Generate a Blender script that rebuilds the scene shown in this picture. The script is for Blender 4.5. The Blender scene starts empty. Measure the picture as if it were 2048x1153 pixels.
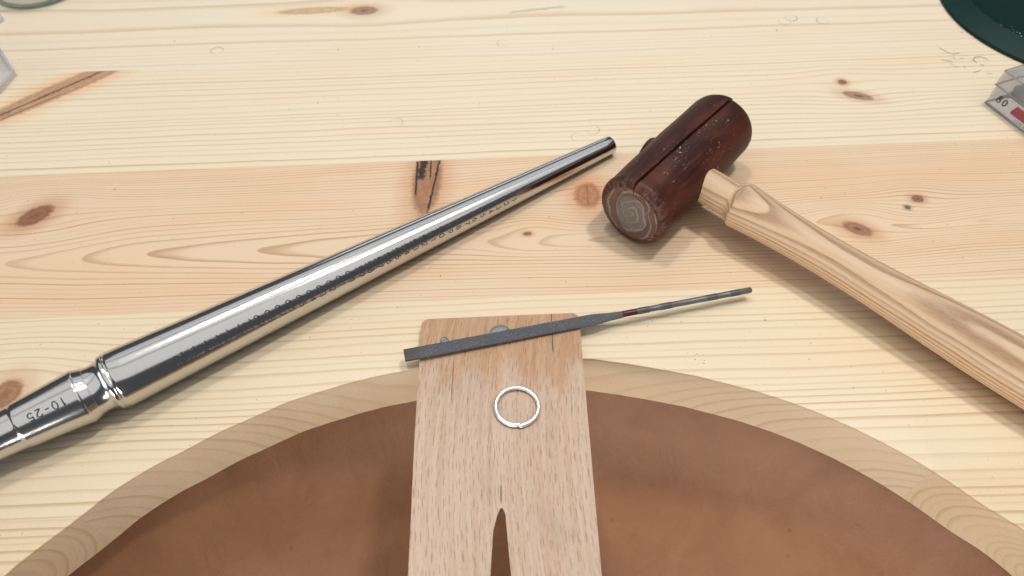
import bpy, bmesh, math, random
from mathutils import Vector, Matrix, noise as mnoise
PI = math.pi
random.seed(4)
sc = bpy.context.scene
COL = sc.collection
MM = 0.001

# ------------------------------------------------------------------ camera
cd = bpy.data.cameras.new("camera")
cam = bpy.data.objects.new("camera", cd); COL.objects.link(cam)
cam.location = (0, 0, 0.265)
cam.rotation_euler = (math.radians(38.0), 0, 0)
cd.sensor_width = 36.0; cd.lens = 24.61
cd.clip_start = 0.01; cd.clip_end = 50
cd.dof.use_dof = True; cd.dof.focus_distance = 0.315; cd.dof.aperture_fstop = 12.0
sc.camera = cam

# ------------------------------------------------------------------ world and lamps (an indoor bench under ceiling light)
w = bpy.data.worlds.new("World"); sc.world = w; w.use_nodes = True
w.node_tree.nodes["Background"].inputs[0].default_value = (0.82, 0.88, 1.0, 1)
w.node_tree.nodes["Background"].inputs[1].default_value = 0.10

def area(name, loc, aim, sx, sy, watts, col=(1, 1, 1), shape='RECTANGLE'):
    l = bpy.data.lights.new(name, 'AREA'); l.shape = shape; l.size = sx; l.size_y = sy
    l.energy = watts; l.color = col
    o = bpy.data.objects.new(name, l); COL.objects.link(o)
    o.location = loc
    o.rotation_euler = (Vector(aim) - Vector(loc)).to_track_quat('-Z', 'Y').to_euler()
    return o
for y0, y1, wt, c in ((-1.35, 0.10, 13.5, (1.0, 0.99, 0.975)), (0.17, 0.95, 7.2, (1.0, 0.99, 0.975)), (1.06, 1.50, 4.2, (0.97, 0.985, 1.0)), (1.60, 2.10, 4.6, (0.95, 0.975, 1.0))):
    area("ceiling_panel", (-0.05, (y0 + y1) / 2, 1.50), (-0.05, (y0 + y1) / 2, 0.0), 3.4, y1 - y0, wt, c)
area("key_lamp", (0.46, 0.46, 1.48), (0.0, 0.15, 0.0), 0.17, 0.17, 10.5, (1.0, 0.975, 0.945), 'DISK')
area("second_key_lamp", (-0.20, 0.66, 1.48), (0.0, 0.15, 0.0), 0.17, 0.17, 6.5, (1.0, 0.97, 0.93), 'DISK')
area("window_lamp", (-1.6, -0.55, 0.24), (0.0, 0.1, 0.0), 1.1, 0.5, 7.0, (0.90, 0.95, 1.0))
area("cut_face_fill", (-0.45, -1.55, -0.02), (0.0, 0.1, -0.01), 1.3, 0.22, 27.0, (1.0, 0.965, 0.925))  # added fill without a known source, brightens the bay's cut face
area("far_window_lamp", (-0.3, 2.6, 0.75), (0.0, 0.3, 0.0), 1.5, 0.5, 3.0, (0.82, 0.9, 1.0))

sc.view_settings.view_transform = 'Standard'; sc.view_settings.look = 'None'
sc.view_settings.exposure = -0.12; sc.view_settings.gamma = 1.0
sc.render.engine = 'CYCLES'
sc.cycles.max_bounces = 12; sc.cycles.transparent_max_bounces = 16
sc.cycles.caustics_reflective = False; sc.cycles.caustics_refractive = False
sc.cycles.use_denoising = True

# ------------------------------------------------------------------ object helpers
def tag(o, label=None, cat=None, group=None, kind=None):
    if label: o['label'] = label
    if cat: o['category'] = cat
    if group: o['group'] = group
    if kind: o['kind'] = kind
    return o

def empty(name, loc=(0, 0, 0), rz=0.0):
    o = bpy.data.objects.new(name, None); COL.objects.link(o)
    o.location = loc; o.rotation_euler = (0, 0, rz); o.empty_display_size = 0.01
    return o

def mesh_obj(name, verts, faces, mat, parent=None, smooth=True, angle=35):
    me = bpy.data.meshes.new(name)
    me.from_pydata([tuple(v) for v in verts], [], faces)
    bm = bmesh.new(); bm.from_mesh(me)
    bmesh.ops.remove_doubles(bm, verts=bm.verts, dist=1e-7)
    bmesh.ops.recalc_face_normals(bm, faces=bm.faces)
    bm.to_mesh(me); bm.free()
    if smooth:
        me.polygons.foreach_set("use_smooth", [True] * len(me.polygons))
        me.set_sharp_from_angle(angle=math.radians(angle))
    me.materials.append(mat)
    o = bpy.data.objects.new(name, me); COL.objects.link(o)
    if parent: o.parent = parent
    return o

def bm_obj(name, bm, mat, parent=None, smooth=True, angle=35):
    me = bpy.data.meshes.new(name)
    bmesh.ops.recalc_face_normals(bm, faces=bm.faces)
    bm.to_mesh(me); bm.free()
    if smooth:
        me.polygons.foreach_set("use_smooth", [True] * len(me.polygons))
        me.set_sharp_from_angle(angle=math.radians(angle))
    me.materials.append(mat)
    o = bpy.data.objects.new(name, me); COL.objects.link(o)
    if parent: o.parent = parent
    return o

def lathe(profile, seg=64, cap=True):
    """profile (s, r) along local +X -> verts, faces."""
    vs, fs = [], []
    for s, r in profile:
        for k in range(seg):
            a = 2 * PI * k / seg
            vs.append((s, r * math.cos(a), r * math.sin(a)))
    for i in range(len(profile) - 1):
        for k in range(seg):
            k2 = (k + 1) % seg
            fs.append((i * seg + k, i * seg + k2, (i + 1) * seg + k2, (i + 1) * seg + k))
    if cap:
        fs.append(tuple(range(seg))); n = (len(profile) - 1) * seg
        fs.append(tuple(range(n, n + seg)))
    return vs, fs

def lathe_z(profile, seg=96, cap=True):
    vs, fs = lathe([(z, r) for r, z in profile], seg, cap)
    return [(y, z, x) for x, y, z in vs], fs

def smooth_profile(pts, n):
    """Catmull-Rom through (s, r) points."""
    out = []
    for i in range(len(pts) - 1):
        p0 = pts[max(i - 1, 0)]; p1 = pts[i]; p2 = pts[i + 1]; p3 = pts[min(i + 2, len(pts) - 1)]
        for k in range(n):
            t = k / n
            out.append(tuple(0.5 * (2 * b + (c - a) * t + (2 * a - 5 * b + 4 * c - d) * t * t + (3 * b - a - 3 * c + d) * t ** 3)
                             for a, b, c, d in zip(p0, p1, p2, p3)))
    out.append(pts[-1])
    return out

def tube(path, radii, seg=16, closed=False, cap=True):
    vs, fs = [], []
    n = len(path); up = Vector((0, 0, 1))
    for i, p in enumerate(path):
        a = path[(i - 1) % n] if (closed or i > 0) else p
        b = path[(i + 1) % n] if (closed or i < n - 1) else p
        t = (Vector(b) - Vector(a)).normalized()
        sx = t.cross(up).normalized(); sy = sx.cross(t)
        r = radii[i] if isinstance(radii, (list, tuple)) else radii
        for k in range(seg):
            an = 2 * PI * k / seg
            vs.append(Vector(p) + sx * (math.cos(an) * r) + sy * (math.sin(an) * r))
    for i in range(n if closed else n - 1):
        j = (i + 1) % n
        for k in range(seg):
            k2 = (k + 1) % seg
            fs.append((i * seg + k, i * seg + k2, j * seg + k2, j * seg + k))
    if cap and not closed:
        fs.append(tuple(range(seg))); fs.append(tuple(range((n - 1) * seg, n * seg)))
    return vs, fs

def prism(poly, ztop, zbot, bevel=0.0, seg=2):
    """closed outline (x, y) -> bmesh solid; ztop / zbot are functions of (x, y); the top rim is bevelled."""
    bm = bmesh.new()
    top = [bm.verts.new((x, y, ztop(x, y))) for x, y in poly]
    bot = [bm.verts.new((x, y, zbot(x, y))) for x, y in poly]
    ft = bm.faces.new(top); bm.faces.new(list(reversed(bot)))
    n = len(poly)
    for i in range(n):
        j = (i + 1) % n
        bm.faces.new((top[i], bot[i], bot[j], top[j]))
    if bevel:
        es = [e for e in ft.edges]
        bmesh.ops.bevel(bm, geom=es, offset=bevel, segments=seg, profile=0.5, affect='EDGES', clamp_overlap=True)
    return bm

def box_bm(sx, sy, sz, loc=(0, 0, 0), bevel=0.0, bm=None):
    bm = bm or bmesh.new()
    r = bmesh.ops.create_cube(bm, size=1.0)
    for v in r['verts']:
        v.co = Vector((v.co.x * sx + loc[0], v.co.y * sy + loc[1], v.co.z * sz + loc[2]))
    if bevel:
        es = list({e for v in r['verts'] for e in v.link_edges})
        bmesh.ops.bevel(bm, geom=es, offset=bevel, segments=2, profile=0.5, affect='EDGES')
    return bm

# ------------------------------------------------------------------ node expressions
class V:
    def __init__(s, g, sock): s.g, s.s = g, sock
    def __add__(a, b): return a.g.m('ADD', a, b)
    __radd__ = __add__
    def __sub__(a, b): return a.g.m('SUBTRACT', a, b)
    def __rsub__(a, b): return a.g.m('SUBTRACT', b, a)
    def __mul__(a, b): return a.g.m('MULTIPLY', a, b)
    __rmul__ = __mul__
    def __truediv__(a, b): return a.g.m('DIVIDE', a, b)
    def __rtruediv__(a, b): return a.g.m('DIVIDE', b, a)
    def __pow__(a, b): return a.g.m('POWER', a, b)

class G:
    """A small language for writing procedural materials."""
    def __init__(s, name):
        s.mat = bpy.data.materials.new(name); s.mat.use_nodes = True
        s.t = s.mat.node_tree; s.t.nodes.clear()
        s.out = s.t.nodes.new('ShaderNodeOutputMaterial')
        s.bsdf = s.t.nodes.new('ShaderNodeBsdfPrincipled')
        s.t.links.new(s.bsdf.outputs[0], s.out.inputs[0])
    def put(s, sock, v):
        if isinstance(v, V): s.t.links.new(v.s, sock)
        elif isinstance(v, (tuple, list)) and sock.type == 'RGBA': sock.default_value = (v[0], v[1], v[2], 1)
        else: sock.default_value = v
    def m(s, op, a, b=None, c=None):
        n = s.t.nodes.new('ShaderNodeMath'); n.operation = op
        for i, v in enumerate((a, b, c)):
            if v is not None: s.put(n.inputs[i], v)
        return V(s, n.outputs[0])
    def sin(s, a): return s.m('SINE', a)
    def fract(s, a): return s.m('FRACT', a)
    def floor(s, a): return s.m('FLOOR', a)
    def abs(s, a): return s.m('ABSOLUTE', a)
    def sqrt(s, a): return s.m('SQRT', a)
    def exp(s, a): return s.m('EXPONENT', a)
    def min(s, a, b): return s.m('MINIMUM', a, b)
    def max(s, a, b): return s.m('MAXIMUM', a, b)
    def atan2(s, a, b): return s.m('ARCTAN2', a, b)
    def st(s, lo, hi, x, a=0.0, b=1.0):
        n = s.t.nodes.new('ShaderNodeMapRange'); n.interpolation_type = 'SMOOTHSTEP'
        s.put(n.inputs['Value'], x); s.put(n.inputs['From Min'], lo); s.put(n.inputs['From Max'], hi)
        s.put(n.inputs['To Min'], a); s.put(n.inputs['To Max'], b)
        return V(s, n.outputs[0])
    def pos(s, k=1000.0):
        n = s.t.nodes.new('ShaderNodeTexCoord'); p = s.t.nodes.new('ShaderNodeSeparateXYZ')
        s.t.links.new(n.outputs['Object'], p.inputs[0])
        return [V(s, p.outputs[i]) * k for i in range(3)]
    def comb(s, x, y, z=0.0):
        n = s.t.nodes.new('ShaderNodeCombineXYZ')
        for i, v in enumerate((x, y, z)): s.put(n.inputs[i], v)
        return V(s, n.outputs[0])
    def noise(s, vec, scale=1.0, detail=2.0, rough=0.5, dist=0.0):
        n = s.t.nodes.new('ShaderNodeTexNoise')
        s.put(n.inputs['Vector'], vec)
        n.inputs['Scale'].default_value = scale; n.inputs['Detail'].default_value = detail
        n.inputs['Roughness'].default_value = rough; n.inputs['Distortion'].default_value = dist
        return V(s, n.outputs[0])
    def white(s, x):
        n = s.t.nodes.new('ShaderNodeTexWhiteNoise'); n.noise_dimensions = '1D'
        s.put(n.inputs['W'], x); return V(s, n.outputs['Value'])
    def voro(s, vec, scale=1.0, rand=1.0, dim='2D'):
        n = s.t.nodes.new('ShaderNodeTexVoronoi'); n.voronoi_dimensions = dim
        s.put(n.inputs['Vector'], vec); n.inputs['Scale'].default_value = scale
        n.inputs['Randomness'].default_value = rand
        c = s.t.nodes.new('ShaderNodeSeparateColor'); s.t.links.new(n.outputs['Color'], c.inputs[0])
        p = s.t.nodes.new('ShaderNodeSeparateXYZ'); s.t.links.new(n.outputs['Position'], p.inputs[0])
        return V(s, n.outputs['Distance']), [V(s, c.outputs[i]) for i in range(3)], [V(s, p.outputs[i]) for i in range(3)]
    def mix(s, f, a, b, mode='MIX'):
        n = s.t.nodes.new('ShaderNodeMix'); n.data_type = 'RGBA'; n.blend_type = mode
        s.put(n.inputs[0], f); s.put(n.inputs[6], a); s.put(n.inputs[7], b)
        return V(s, n.outputs[2])
    def bump(s, h, strength, dist):
        n = s.t.nodes.new('ShaderNodeBump'); s.put(n.inputs['Height'], h)
        n.inputs['Strength'].default_value = strength; n.inputs['Distance'].default_value = dist
        s.t.links.new(n.outputs[0], s.bsdf.inputs['Normal'])
    def set(s, **k):
        for a, v in k.items(): s.put(s.bsdf.inputs[a.replace('_', ' ')], v)
        return s

# ------------------------------------------------------------------ materials
def pine(name, early, late, yc, zc, slope, spacing, knots=(), stamps=(), late_amt=0.6, meander=3.0,
         x0=0.0, tint=(1.0, 0.90, 0.83), tint_amt=0.35, seed=0.0, sharp=0.5, cracks=()):
    """Glued pine board: growth rings round a pith line at (yc, zc + slope*(x-x0)) mm, flowing round the knots."""
    g = G(name)
    x, y, z = g.pos()
    n1 = g.noise(g.comb(x * 0.005 + seed, y * 0.014, z * 0.014), 1.0, 2.0) - 0.5
    n2 = g.noise(g.comb(x * 0.022 + seed, y * 0.05, z * 0.05), 1.0, 2.0) - 0.5
    yy = y
    masks = []
    for (kx, ky, a, b, rot, push, col, dark) in knots:
        c, s_ = math.cos(math.radians(rot)), math.sin(math.radians(rot))
        dx, dy = x - kx, y - ky
        u = dx * c + dy * s_; v = dy * c - dx * s_
        q = g.sqrt((u / a) * (u / a) + (v / b) * (v / b))
        h = g.exp((dx / (a * 2.4 + 14)) * (dx / (a * 2.4 + 14)) * -1.0 - (dy / (b * 2.0 + 8)) * (dy / (b * 2.0 + 8)))
        yy = yy - (yy - ky) * h * push
        masks.append((q, u, v, col, dark))
    dz = z - zc + (x - x0) * slope
    r = g.sqrt((yy - yc) * (yy - yc) + dz * dz)
    t = (r + n1 * meander + n2 * 0.9) / spacing
    t = t + (g.noise(g.comb(r * 0.035 + seed, 0.0, 0.0), 1.0, 2.0) - 0.5) * 5.0
    f = g.fract(t); idx = g.floor(t)
    hsh = g.white(idx + seed)
    lw = g.st(sharp, 0.94, f) * (1.0 - g.st(0.955, 1.0, f))
    lw = lw * (0.25 + 0.75 * hsh)
    fib = g.noise(g.comb(x * 0.02, y * 1.3, z * 1.3), 1.0, 3.0, 0.6)
    blot = g.noise(g.comb(x * 0.008 + seed, y * 0.035, z * 0.03), 1.0, 2.0)
    grain = g.noise(g.comb(x * 0.6, y * 2.2, z * 2.2), 1.0, 2.0, 0.7)
    col = g.mix(lw * late_amt * (0.55 + 0.9 * fib) * (0.6 + 0.4 * g.st(-0.6, -0.2, z)), early, late)
    col = g.mix(g.st(0.42, 0.70, blot) * tint_amt, col, tint, 'MULTIPLY')
    col = g.mix(g.st(0.52, 0.80, fib) * 0.22, col, (0.88, 0.77, 0.64), 'MULTIPLY')
    col = g.mix(g.st(0.40, 0.75, grain) * 0.16, col, (0.84, 0.74, 0.62), 'MULTIPLY')
    kn = g.noise(g.comb(x * 0.35, y * 0.5, z * 0.3), 1.0, 3.0, 0.65)
    for q, u, v, kc, dark in masks:
        qn = q + (kn - 0.5) * 0.55
        halo = 1.0 - g.st(0.7, 2.6, qn)
        col = g.mix(halo * 0.62, col, tuple(min(1, k * 1.4 + 0.25) for k in kc), 'MULTIPLY')
        ring = g.sin(qn * 15.0 + kn * 7.0) * 0.5 + 0.5
        body = g.mix(ring * 0.55, kc, tuple(k * 0.5 for k in kc))
        body = g.mix((1.0 - g.st(0.08, 0.36, qn)) * dark, body, (0.035, 0.018, 0.01))
        rim = g.st(0.70, 0.92, qn) * (1.0 - g.st(0.92, 1.2, qn))
        body = g.mix(rim * 0.45, body, tuple(k * 0.45 for k in kc))
        col = g.mix((1.0 - g.st(0.76, 1.2, qn)) * 0.9, col, body)
    for (ax, ay, bx, by, wd, amt) in cracks:
        L = math.hypot(bx - ax, by - ay); cx, sx_ = (bx - ax) / L, (by - ay) / L
        u = (x - ax) * cx + (y - ay) * sx_; v = (y - ay) * cx - (x - ax) * sx_ + (kn - 0.5) * wd * 2.5
        inside = g.st(0.0, 0.08 * L, u) * (1.0 - g.st(0.8 * L, L, u))
        mk = (1.0 - g.st(0.4, 1.0, g.abs(v) / wd)) * inside * (0.4 + kn)
        col = g.mix(g.min(mk * amt, 1.0), col, (0.03, 0.016, 0.01))
    hgt = grain * 0.3 - lw * 0.5
    for (cx, cy, rr, amt) in stamps:
        d = g.sqrt((x - cx) * (x - cx) + (y - cy) * (y - cy))
        dd = g.abs(d - rr) + (grain - 0.5) * 0.3
        ln = (1.0 - g.st(0.1, 0.5, dd)) * (0.55 + 0.45 * g.sin(g.atan2(y - cy, x - cx) + cx))
        col = g.mix(ln * amt, col, (0.16, 0.13, 0.11))
        hgt = hgt - ln * 2.0
    # crumbs of dirt and small dents
    d, c3, _ = g.voro(g.comb(x, y), 0.075)
    sp = (1.0 - g.st(0.005, 0.012 + 0.03 * c3[2], d + (grain - 0.5) * 0.016)) * g.st(0.35, 0.45, c3[0]) * (0.3 + 0.7 * c3[1])
    d2, c4, _ = g.voro(g.comb(x + 31.7, y * 1.1), 0.19)
    sp2 = (1.0 - g.st(0.015, 0.05, d2)) * g.st(0.8, 0.85, c4[1]) * 0.6
    zt = g.st(-0.6, -0.2, z)
    col = g.mix(g.max(sp, sp2) * zt * 0.7, col, (0.06, 0.045, 0.035))
    # sawn and lacquered end grain on the cut face
    rough = g.noise(g.comb(x * 0.9, y * 0.9, z * 2.2), 1.0, 4.0, 0.8)
    face = 1.0 - zt
    col = g.mix(face * g.st(0.42, 0.72, rough) * 0.28, g.mix(face, col, (0.93, 0.88, 0.86), 'MULTIPLY'), (0.70, 0.60, 0.50), 'MULTIPLY')
    lip = g.st(-1.6, -0.6, z) * (1.0 - g.st(-0.25, -0.05, z))
    col = g.mix(lip * (0.25 + 0.6 * kn), col, (0.74, 0.61, 0.48), 'MULTIPLY')
    g.set(Base_Color=col, Roughness=0.40 + 0.16 * grain + 0.10 * face, Specular_IOR_Level=0.42)
    g.bump(hgt + face * rough * 7.0 - sp * zt * 2.0, 0.55, 0.00012)
    return g.mat

LIGHT_E, LIGHT_L = (0.775, 0.67, 0.495), (0.50, 0.325, 0.165)
RED_E, RED_L = (0.735, 0.56, 0.385), (0.42, 0.235, 0.11)
BRN, RBR, GBR = (0.28, 0.125, 0.06), (0.42, 0.19, 0.085), (0.36, 0.22, 0.14)
# knots: x, y, half length, half width, turn, push, colour, dark centre
mat_row = {}
mat_row[5] = pine("pine_pale_far", LIGHT_E, LIGHT_L, 560, -60, 0.02, 4.2, late_amt=0.4, seed=9.0)
mat_row[4] = pine("pine_cream_back", (0.77, 0.675, 0.52), LIGHT_L, 455, -52, 0.0, 3.6, late_amt=0.55, seed=3.0, x0=-60,
    knots=[(-77.6, 457, 9.5, 5.5, 0, 0.75, (0.36, 0.22, 0.15), 0.7), (-113, 459, 24, 4.2, 3, 0.2, (0.62, 0.44, 0.27), 0.0)],
    cracks=[(22, 449, 66, 455, 1.6, 0.35)],
    stamps=[(-169.9, 413.9, 3.9, 0.8), (17.1, 412.0, 3.9, 0.4), (216.4, 431.6, 4.0, 0.75), (210.8, 427.5, 4.0, 0.35), (236.8, 426.7, 4.0, 0.65)])
mat_row[3] = pine("pine_cream_middle", LIGHT_E, LIGHT_L, 230, -40, -0.01, 4.3, late_amt=0.78, seed=1.3, meander=6.0, sharp=0.62,
    knots=[(231, 344, 9, 3.6, -22, 0.6, GBR, 1.0), (226.4, 358, 2.8, 2.6, 0, 0.6, BRN, 0.3), (-254, 381, 62, 7.8, 41, 0.12, (0.52, 0.30, 0.17), 0.0)],
    cracks=[(-306, 336, -228, 404, 1.2, 0.8), (-300, 335, -250, 378, 0.7, 0.6)],
    stamps=[(-49.5, 334.3, 3.7, 0.4), (65.0, 321.1, 4.0, 0.45), (55.5, 314.9, 3.6, 0.3)])
mat_row[2] = pine("pine_rosy", RED_E, RED_L, 238, -20, -0.045, 1.75, late_amt=0.72, seed=5.1, x0=-150, meander=4.5, sharp=0.6,
    tint=(1.0, 0.86, 0.76), tint_amt=0.6,
    knots=[(-234.6, 268.5, 9.5, 6.0, 42, 0.8, (0.27, 0.11, 0.05), 0.4), (-30.5, 284, 27, 7.8, 86, 0.35, (0.37, 0.175, 0.08), 0.0),
           (55.5, 267.5, 9.5, 7.2, 80, 0.6, (0.47, 0.21, 0.09), 0.0), (21.4, 241.4, 2.2, 1.3, 0, 0.8, BRN, 0.8),
           (191.2, 235.4, 7.5, 4.2, -30, 0.75, (0.33, 0.17, 0.09), 0.9), (231, 255, 3.2, 2.6, 0, 0.75, BRN, 0.8), (223, 249, 1.6, 1.4, 0, 0.5, (0.12, 0.11, 0.09), 0.6)],
    cracks=[(-36.2, 300.5, -36.5, 270, 0.7, 1.5), (-23.5, 301.5, -30.5, 256, 0.8, 1.3), (-32, 303, -34.5, 283, 2.6, 1.5), (-28.5, 302, -29, 284, 0.7, 1.0),
            (56, 276, 55, 259, 0.5, 0.5)])
mat_row[1] = pine("pine_cream_front", (0.755, 0.635, 0.445), (0.50, 0.32, 0.155), 60, -42, 0.03, 3.9, late_amt=0.78, seed=7.7, meander=6.0, sharp=0.58,
    knots=[(-209, 161, 7.5, 6.5, 60, 0.8, (0.36, 0.17, 0.08), 0.4)],
    cracks=[(-64, 206.5, -42, 205, 0.7, 0.0)])
mat_row[0] = pine("pine_cream_near", (0.735, 0.595, 0.40), (0.48, 0.31, 0.15), 66, -16, 0.02, 3.2, late_amt=0.78, seed=2.2, meander=4.0)  # honey tone of the front and near boards includes painted light falloff

def beech():
    g = G("beech_worn")
    x, y, z = g.pos()
    xs = x - (y - 128.0) * (y - 128.0) * 0.0011
    fleck = None
    for (sx, sy, ox, thr, hw, hh) in ((0.46, 0.125, 0.0, 0.15, 0.115, 0.34), (0.75, 0.17, 7.3, 0.45, 0.13, 0.38), (1.3, 0.42, 3.1, 0.72, 0.13, 0.30)):
        vx, vy = xs * sx + ox, y * sy + ox
        d, c3, p = g.voro(g.comb(vx, vy), 1.0)
        ex = (vx - p[0]) / hw; ey = (vy - p[1]) / hh
        m = (1.0 - g.st(0.35, 1.0, ex * ex + ey * ey)) * g.st(thr, thr + 0.2, c3[0]) * (0.5 + 0.5 * c3[1])
        fleck = m if fleck is None else g.max(fleck, m)
    streak = g.noise(g.comb(xs * 0.55, y * 0.012, z * 0.5), 1.0, 3.0, 0.6)
    band = g.noise(g.comb(xs * 0.16, y * 0.004, z * 0.1), 1.0, 2.0, 0.5)
    fine = g.noise(g.comb(xs * 5.0, y * 0.35, z * 5.0), 1.0, 2.0, 0.6)
    wear = g.noise(g.comb(x * 0.11, y * 0.035, 0.0), 1.0, 3.0, 0.6)
    stain = g.st(-9.0, 9.0, (y - 154.0) + (wear - 0.5) * 75.0 + (streak - 0.5) * 34.0)
    pale = g.mix(g.st(0.3, 0.7, streak), (0.53, 0.375, 0.265), (0.61, 0.455, 0.35))
    warm = g.mix(g.st(0.3, 0.7, streak), (0.44, 0.255, 0.145), (0.53, 0.335, 0.20))
    col = g.mix(stain * 0.9, pale, warm)
    col = g.mix(g.st(0.55, 0.75, band) * 0.5, col, (0.86, 0.70, 0.60), 'MULTIPLY')
    col = g.mix(g.st(0.45, 0.8, fine) * 0.35, col, (0.74, 0.62, 0.54), 'MULTIPLY')
    grey = g.noise(g.comb(x * 0.045 + 4, y * 0.03, 0.0), 1.0, 2.0)
    col = g.mix(g.st(0.5, 0.75, grey) * (1.0 - stain) * 0.5, col, (0.80, 0.78, 0.80), 'MULTIPLY')
    col = g.mix(fleck * 0.55, col, (0.22, 0.10, 0.05))
    # split near the right of the far edge, old cut line, pencil line above the slot
    jig = (g.noise(g.comb(y * 0.25, 0.0, 0.0), 1.0, 2.0) - 0.5) * 0.7
    for (lx, y0, y1, wd, amt) in ((18.0, 166.0, 190.0, 0.30, 0.95), (-25.4, 141.0, 164.0, 0.32, 0.6), (-4.2, 98.0, 107.5, 0.45, 0.8)):
        ln = (1.0 - g.st(0.3, 1.0, g.abs(x - lx + jig) / wd)) * g.st(y0, y0 + 3, y) * (1.0 - g.st(y1 - 2, y1, y))
        col = g.mix(ln * amt, col, (0.05, 0.035, 0.035))
    sd, sc3, _ = g.voro(g.comb(x + 3, y), 0.35)
    dots = (1.0 - g.st(0.02, 0.07, sd)) * g.st(0.72, 0.78, sc3[0])
    col = g.mix(dots * 0.6, col, (0.07, 0.045, 0.04))
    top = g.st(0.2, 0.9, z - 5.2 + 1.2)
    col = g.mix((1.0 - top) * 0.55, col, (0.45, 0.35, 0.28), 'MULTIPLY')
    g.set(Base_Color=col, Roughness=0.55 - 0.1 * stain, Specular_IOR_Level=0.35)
    g.bump(fine * 0.4 - fleck * 0.8, 0.5, 0.00012)
    return g.mat
MAT_BEECH = beech()

def ash():
    """Handle wood; local X runs along the handle."""
    g = G("ash_oiled")
    x, y, z = g.pos()
    n1 = g.noise(g.comb(x * 0.012, y * 0.05, z * 0.05), 1.0, 2.0) - 0.5
    dz = z + 52.0 - (x - 118.0) * 0.02
    r = g.sqrt((y - 22.0) * (y - 22.0) + dz * dz) + n1 * 3.2
    t = r / 1.9
    f = g.fract(t); hsh = g.white(g.floor(t))
    lw = g.st(0.25, 0.85, f) * (1.0 - g.st(0.88, 1.0, f)) * (0.35 + 0.65 * hsh)
    pore = g.noise(g.comb(x * 0.16, y * 3.2, z * 3.2), 1.0, 3.0, 0.65)
    fib = g.noise(g.comb(x * 0.03, y * 0.9, z * 0.9), 1.0, 2.0)
    col = g.mix(lw * 1.0 * (0.45 + pore), (0.57, 0.40, 0.255), (0.235, 0.12, 0.052))
    col = g.mix(g.st(0.54, 0.70, pore) * (0.20 + 0.5 * lw), col, (0.50, 0.36, 0.25), 'MULTIPLY')
    col = g.mix(g.st(0.45, 0.75, fib) * 0.35, col, (0.86, 0.72, 0.6), 'MULTIPLY')
    g.set(Base_Color=col, Roughness=0.38 + 0.2 * pore, Specular_IOR_Level=0.45)
    g.bump(pore * -1.0, 0.35, 0.0001)
    return g.mat
MAT_ASH = ash()

def leather():
    g = G("leather_tan")
    x, y, z = g.pos()
    big = g.noise(g.comb(x * 0.02, y * 0.02, z * 0.02), 1.0, 4.0, 0.6, 0.6)
    mid = g.noise(g.comb(x * 0.09, y * 0.06, z * 0.05), 1.0, 3.0, 0.6, 1.2)
    fine = g.noise(g.comb(x * 1.1, y * 1.1, z * 1.1), 1.0, 3.0, 0.7)
    col = g.mix(g.st(0.3, 0.72, big), (0.245, 0.114, 0.053), (0.295, 0.143, 0.068))
    col = g.mix(g.st(0.52, 0.75, mid) * 0.22, col, (0.70, 0.62, 0.60), 'MULTIPLY')
    col = g.mix(g.st(0.40, 0.75, fine) * 0.2, col, (0.7, 0.62, 0.56), 'MULTIPLY')
    cr = g.noise(g.comb(x * 0.035 + y * 0.02, y * 0.03 - x * 0.012, z * 0.01), 1.0, 2.0, 0.5, 0.8)
    crease = (1.0 - g.st(0.0, 0.012, g.abs(cr - 0.52))) * g.st(0.45, 0.65, big)
    col = g.mix(crease * 0.09, col, (0.46, 0.26, 0.15))
    stn = g.noise(g.comb(x * 0.03 + 7.0, y * 0.05, 0.0), 1.0, 1.0)
    col = g.mix(g.st(0.58, 0.72, stn) * 0.2, col, (0.78, 0.66, 0.52), 'MULTIPLY')
    d, c3, _ = g.voro(g.comb(x, y), 0.05)
    col = g.mix((1.0 - g.st(0.02, 0.07, d)) * g.st(0.85, 0.88, c3[0]) * 0.35, col, (0.12, 0.05, 0.026))
    g.set(Base_Color=col, Roughness=0.52 + 0.12 * fine, Specular_IOR_Level=0.35)
    g.bump(fine * 0.8 + mid * 3.0 + crease * 0.25, 0.5, 0.0003)
    return g.mat
MAT_LEATHER = leather()

def steel():
    g = G("polished_steel")
    x, y, z = g.pos()
    tool = g.noise(g.comb(x * 7.0, y * 0.03, z * 0.03), 1.0, 2.0, 0.6)
    sp = g.noise(g.comb(x * 2.4, y * 2.4, z * 2.4), 1.0, 3.0, 0.7)
    g.set(Base_Color=g.mix(sp * 0.35, (0.64, 0.63, 0.61), (0.50, 0.49, 0.475)), Metallic=1.0, Roughness=0.10 + 0.10 * sp)
    g.bump(tool * 0.6 + sp, 0.16, 0.00006)
    return g.mat
MAT_STEEL = steel()
def simple(name, col, rough, metal=0.0, spec=0.5, nscale=0.0, namt=0.0, bump=0.0):
    g = G(name)
    g.set(Base_Color=col, Roughness=rough, Metallic=metal, Specular_IOR_Level=spec)
    if nscale:
        x, y, z = g.pos()
        n = g.noise(g.comb(x, y, z), nscale, 3.0, 0.65)
        g.set(Base_Color=g.mix(g.st(0.35, 0.7, n) * namt, col, tuple(c * 0.45 for c in col)), Roughness=rough + 0.15 * (n - 0.5))
        if bump: g.bump(n, 0.6, bump)
    return g.mat
MAT_ENGRAVE = simple("engraved_dark", (0.016, 0.016, 0.018), 0.30, 0.0, 0.8)
MAT_GROOVE = simple("groove_dark", (0.12, 0.12, 0.12), 0.35, 1.0)

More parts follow.
